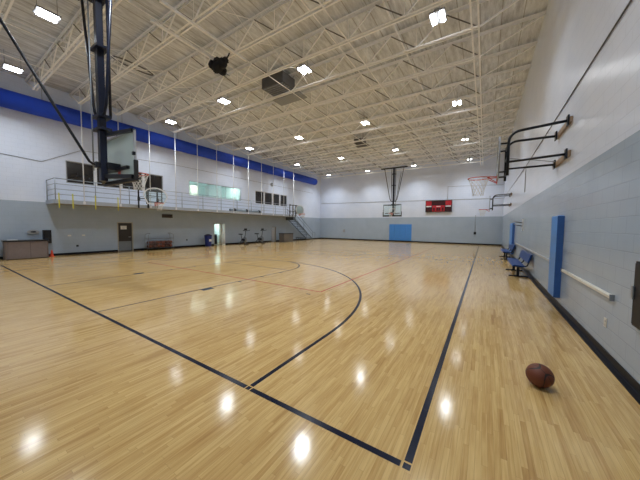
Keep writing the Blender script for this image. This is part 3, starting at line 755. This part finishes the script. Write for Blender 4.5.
MB().prism([(.10 * math.cos(a), .035 * math.sin(a)) for a in [i * PI / 12 for i in range(24)]], .10, .112, 'YZ').build('grille', 'black', ow)
vt = thing('wall_vent', 'dark brown vent high under the balcony right of the brown door', 'vent', (XL, 7.45, 2.16))
MB().box(.001, .03, 0, .72, 0, .25, .004).build('frame', 'vent', vt)
for k in range(5): MB().box(.03, .036, .03, .69, .03 + .042 * k, .05 + .042 * k).build('slat', 'door', vt)
for y, z, lb in ((2.62, 1.0, 'small pale switch plate on the left wall right of the cone'), (3.2, 1.0, 'small pale switch plate on the left wall, farther from the cone')):
    tag(MB().box(XL + .001, XL + .012, y, y + .14, z, z + .08, .003).build('switch_plate', 'cream'), lb, 'switch')
tag(MB().box(XL + .001, XL + .014, 2.95, 3.05, .42, .52, .003).build('wall_socket', 'black'), 'small black socket low on the left wall right of the cone', 'socket')
tag(MB().box(XL + .001, XL + .014, 9.15, 9.25, .50, .60, .003).build('wall_socket', 'black'), 'small black socket low on the left wall between ball cart and blue bin', 'socket')
cable('cable', [(XL + .018, YF + .05, 4.75), (XL + .018, .5, 4.87), (XL + .018, 1.77, 4.78), (XL + .018, 3.3, 5.70), (XL + .018, 8.5, 5.95), (XL + .018, 26, 5.9)], .010, 'cable', 'thin cable kinked along the white wall above the balcony', 'cable')
cl = thing('wall_clock', 'small grey round fixture on the white wall above the last balcony windows', 'clock', (XL, 18.4, 5.95))
MB().lathe([(0, .001), (.20, .001), (.20, .05), (.17, .06), (0, .055)], 24, 'X').build('body', 'grey', cl); MB().lathe([(0, .058), (.15, .058), (.15, .062), (0, .062)], 24, 'X').build('face', 'heater', cl)

# ball cart with balls
bc = thing('ball_cart', 'wire ball cart full of basketballs against the left wall', 'cart', (-18.0, 7.05, 0))
w, l, zb_, zt_ = .24, .80, .14, .74
f = MB()
for x in (-w, w):
    for y in (-l, l): f.tube([(x, y, .10), (x, y, zt_)], .016, 6)
for z in (zb_, .44, zt_):
    f.tube([(-w, -l, z), (w, -l, z), (w, l, z), (-w, l, z), (-w, -l, z)], .013, 6)
f.build('frame', 'steel', bc)
MB().box(-w, w, -l, l, zb_ - .012, zb_).build('shelf', 'steel', bc)
wr = MB()
for k in range(1, 12):
    y = -l + 2 * l * k / 12; wr.tube([(w, y, zb_), (w, y, zt_)], .004, 5); wr.tube([(-w, y, zb_), (-w, y, zt_)], .004, 5)
wr.build('wire_sides', 'steel', bc)
for s in (-1, 1):
    MB().tube([(-w, s * l, zt_), (-w, s * (l - .02), 1.02), (-w + .05, s * (l - .16), 1.10), (w - .05, s * (l - .16), 1.10), (w, s * (l - .02), 1.02), (w, s * l, zt_)], .014, 6).build('handle', 'steel', bc)
for x in (-w, w):
    for y in (-l, l): MB().lathe([(0, -.02), (.05, -.02), (.055, 0), (.05, .02), (0, .02)], 16, 'Y', (x, y, .055)).build('caster', 'black', bc)
B0 = None
places = [(x, y, z) for li, z in enumerate((zb_ + .1135, zb_ + .34)) for y in range(6) for x in (-1, 1)]
for n, (ix, iy, z) in enumerate(places):
    layer = 'bottom' if z < .3 else 'top'
    lab = '%s basketball in the cart, %s layer, %s row, %s from the left' % ('brown' if n % 3 else 'dark brown', layer, 'front' if ix > 0 else 'rear', ORD[iy])
    loc = (-18.0 + ix * .116, 7.05 - .64 + iy * .256, z)
    me = 'plainball' if n % 3 else 'brownball'
    o = MB().sphere((0, 0, 0), .113, 16, 10).build('basketball', me) if B0 is None or n in (1,) else None
    if B0 is None: B0 = {me: o}
    elif o is not None: B0[me] = o
    else:
        o = B0[me].copy(); C.objects.link(o)
    tag(o, lab, 'ball', 'basketballs in the cart'); o.location = loc

# blue bin
bn = thing('recycling_bin', 'blue plastic bin left of the bright open doorway', 'bin', (-17.95, 10.62, 0))
MB().lathe([(0, .0), (.21, .0), (.23, .04), (.275, .80), (.275, .82), (0, .82)], 24).build('body', 'bin', bn)
MB().lathe([(0, .98), (.10, .97), (.22, .92), (.29, .86), (.29, .82), (0, .82)], 24).build('lid', 'binlid', bn)
MB().box(.25, .285, -.10, .10, .40, .58, .01).build('badge', 'paper', bn)

# exercise bikes
def make_bike(loc, rz, label):
    t = thing('exercise_bike', label, 'bike', loc, rz, 'exercise bikes by the left wall')
    MB().box(-.18, .18, -.52, -.45, 0, .06, .01).build('rear_foot', 'black', t); MB().box(-.18, .18, .45, .52, 0, .06, .01).build('front_foot', 'black', t)
    fr = MB(); fr.tube([(0, -.48, .06), (0, -.1, .30), (0, .48, .06)], .03, 8); fr.tube([(0, -.05, .28), (0, -.22, .72)], .026, 8); fr.tube([(0, -.05, .30), (0, .34, .62), (0, .40, .98)], .028, 8); fr.build('frame', 'stair', t)
    MB().lathe([(0, -.025), (.22, -.025), (.23, 0), (.22, .025), (0, .025)], 24, 'X', (0, .33, .36)).build('flywheel', 'steel', t)
    MB().box(-.05, .05, -.12, .34, .26, .42, .03).build('chain_cover', 'black', t)
    s = MB(); s.prism([(-.12, -.36), (.12, -.36), (.06, -.14), (.025, -.02), (-.025, -.02), (-.06, -.14)], .72, .78, 'XY'); s.build('saddle', 'black', t)
    MB().tube([(-.22, .62, 1.06), (-.22, .42, 1.02), (0, .38, 1.0), (.22, .42, 1.02), (.22, .62, 1.06)], .018, 8).build('handlebar', 'black', t)
    MB().box(-.11, .11, .38, .44, 1.04, 1.18, .01).build('console', 'black', t)
    for s_ in (-1, 1):
        c = MB().tube([(s_ * .07, .05, .32), (s_ * .09, .05 + s_ * .12, .32 - s_ * .12)], .014, 6).build('crank', 'steel', t)
        MB().box(s_ * .08, s_ * .17, .0 + s_ * .12, .10 + s_ * .12, .19 + (0 if s_ > 0 else .24), .22 + (0 if s_ > 0 else .24), .005).build('pedal', 'black', c)
    return t
b1 = make_bike((-17.6, 13.75, 0), -1.75, 'exercise bike left of its twin, nearer the blue bin')
b2 = make_bike((-17.6, 15.7, 0), -1.6, 'exercise bike right of its twin, nearer the white open door')

b1.scale = b2.scale = (1.2, 1.2, 1.2)
sc_ = thing('storage_box', 'grey-brown storage box with dark top left of the stairs', 'storage box', (-17.1, 19.1, 0))
MB().box(-.35, .35, -.72, .72, .06, .86, .02).build('body', 'crate', sc_); MB().box(-.38, .38, -.75, .75, .86, .92, .02).build('lid', 'countertop', sc_)
for y in (-.62, .62):
    for x in (-.28, .28): MB().lathe([(0, -.02), (.03, -.02), (.03, .02), (0, .02)], 12, 'Y', (x, y, .03)).build('caster', 'black', sc_)
bk = thing('step_bench', 'low dark bench on the floor under the stairs', 'bench', (-17.0, 21.3, 0))
MB().box(-.2, .2, -.5, .5, .36, .42, .01).build('seat', 'stair', bk)
for y in (-.4, .4):
    for x in (-.15, .15): MB().box(x - .02, x + .02, y - .02, y + .02, 0, .36).build('leg', 'stair', bk)

# ================================================================== things under the roof
for x, y0, y1, lb in ((-8.15, 2.2, 4.45, 'white support pipe under the joists, left of the pair'), (-7.2, 2.0, 5.0, 'white support pipe under the joists, right of the pair')):
    tag(MB().beam((x, y0, 7.706), (x, y1, 7.706), .07, .07).build('support_pipe', 'joist'), lb, 'pipe', 'white support pipes')
# black winch wrapped in cloth
wn = thing('winch', 'black winch bundle with straps hanging beside the ceiling pipes', 'winch', (-7.95, 4.35, 7.41))
rb = random.Random(5); b = MB()
for c, r in (((0, 0, 0), .22), ((-.18, -.10, .06), .15), ((.20, .02, .05), .17), ((.33, .06, .14), .11), ((.02, .16, -.08), .15), ((-.22, .06, -.02), .11)):
    n = len(b.bm.verts); b.sphere(c, r, 12, 8); b.bm.verts.ensure_lookup_table()
    for v in b.bm.verts[n:]: v.co += Vector((rb.uniform(-.025, .025), rb.uniform(-.025, .025), rb.uniform(-.025, .025)))
b.build('cover', 'fabric', wn)
MB().box(-.1, .1, -.12, .12, .12, .26, .01).build('mounting_plate', 'black', wn)
MB().tube([(.30, .06, .14), (.48, .05, .22), (.62, .0, .25)], .025, 8).build('pulley_strap', 'black', wn)
MB().tube([(.05, .2, -.12), (.10, .42, -.16)], .02, 8).build('pull_ring', 'steel', wn)

def unit(loc, s, label, mt='baffle'):
    t = thing('unit_heater', label, 'heater', loc, 0, 'heaters under the roof')
    MB().box(-.62 * s, .62 * s, -.42 * s, .42 * s, .0, .46 * s, .01).build('casing', 'lattice', t)
    MB().box(-.80 * s, .80 * s, .48 * s, 1.15 * s, -.10, -.06, .005).build('baffle', mt, t)
    for k in range(6): MB().box(-.58 * s, .58 * s, (-.38 + k * .14) * s, (-.33 + k * .14) * s, -.035, .0).build('louvre', mt, t)
    for x in (-.55, .55):
        for y in (-.38, .38): MB().tube([(x * s, y * s, .45 * s), (x * s, y * s, 8.60 - loc[2])], .01, 6).build('hanger_rod', 'cable', t)
    return t
unit((-7.75, 7.35, 7.86), 1.0, 'large grey louvred heater under the roof near the hall centre')
unit((-7.7, 16.35, 7.9), .62, 'small dark heater under the roof farther back', 'lattice')
tag(MB().tube([(-12.27 + .20 * math.sin(a), 3.42 + .74 * math.cos(a), 8.30) for a in [i * PI / 20 for i in range(40)]], .028, 8, closed=True).build('hose_loop', 'cable'), 'dark oval hose loop lying up in the joists right of the main mast', 'hose').location = (0, 0, 0)
cable('pipe', [(-2.4, YF + .1, 8.36), (-2.4, YB - .05, 8.36)], .030, 'joist', 'cream sprinkler pipe running the hall length above the right lights', 'pipe')
cable('pipe', [(-12.9, YF + .1, 8.36), (-12.9, YB - .05, 8.36)], .026, 'joist', 'cream sprinkler pipe running the hall length left of centre', 'pipe')

# ================================================================== world, camera
w = bpy.data.worlds.new('world'); scene.world = w; w.use_nodes = True
w.node_tree.nodes['Background'].inputs[0].default_value = (.5, .55, .6, 1); w.node_tree.nodes['Background'].inputs[1].default_value = .05
cam = bpy.data.cameras.new('camera'); co = bpy.data.objects.new('camera', cam); C.objects.link(co); scene.camera = co
f_px = 258.386; yaw, pitch, roll = .5672, -.0536, .0099
cam.sensor_fit = 'HORIZONTAL'; cam.sensor_width = 36; cam.lens = f_px / 640 * 36; cam.clip_start = .05; cam.clip_end = 200
fw = Vector((-math.sin(yaw) * math.cos(pitch), math.cos(yaw) * math.cos(pitch), math.sin(pitch)))
rt = Vector((math.cos(yaw), math.sin(yaw), 0)); up = rt.cross(fw)
r2 = math.cos(roll) * rt + math.sin(roll) * up; u2 = -math.sin(roll) * rt + math.cos(roll) * up
co.matrix_world = Matrix(((r2.x, u2.x, -fw.x, .4011), (r2.y, u2.y, -fw.y, -1.7927), (r2.z, u2.z, -fw.z, 1.6808), (0, 0, 0, 1)))
scene.view_settings.view_transform = 'Standard'; scene.view_settings.look = 'None'
scene.view_settings.exposure = 0.0; scene.view_settings.gamma = 1
scene.view_settings.use_curve_mapping = False
scene.cycles.max_bounces = 8; scene.cycles.diffuse_bounces = 4; scene.cycles.sample_clamp_indirect = 6
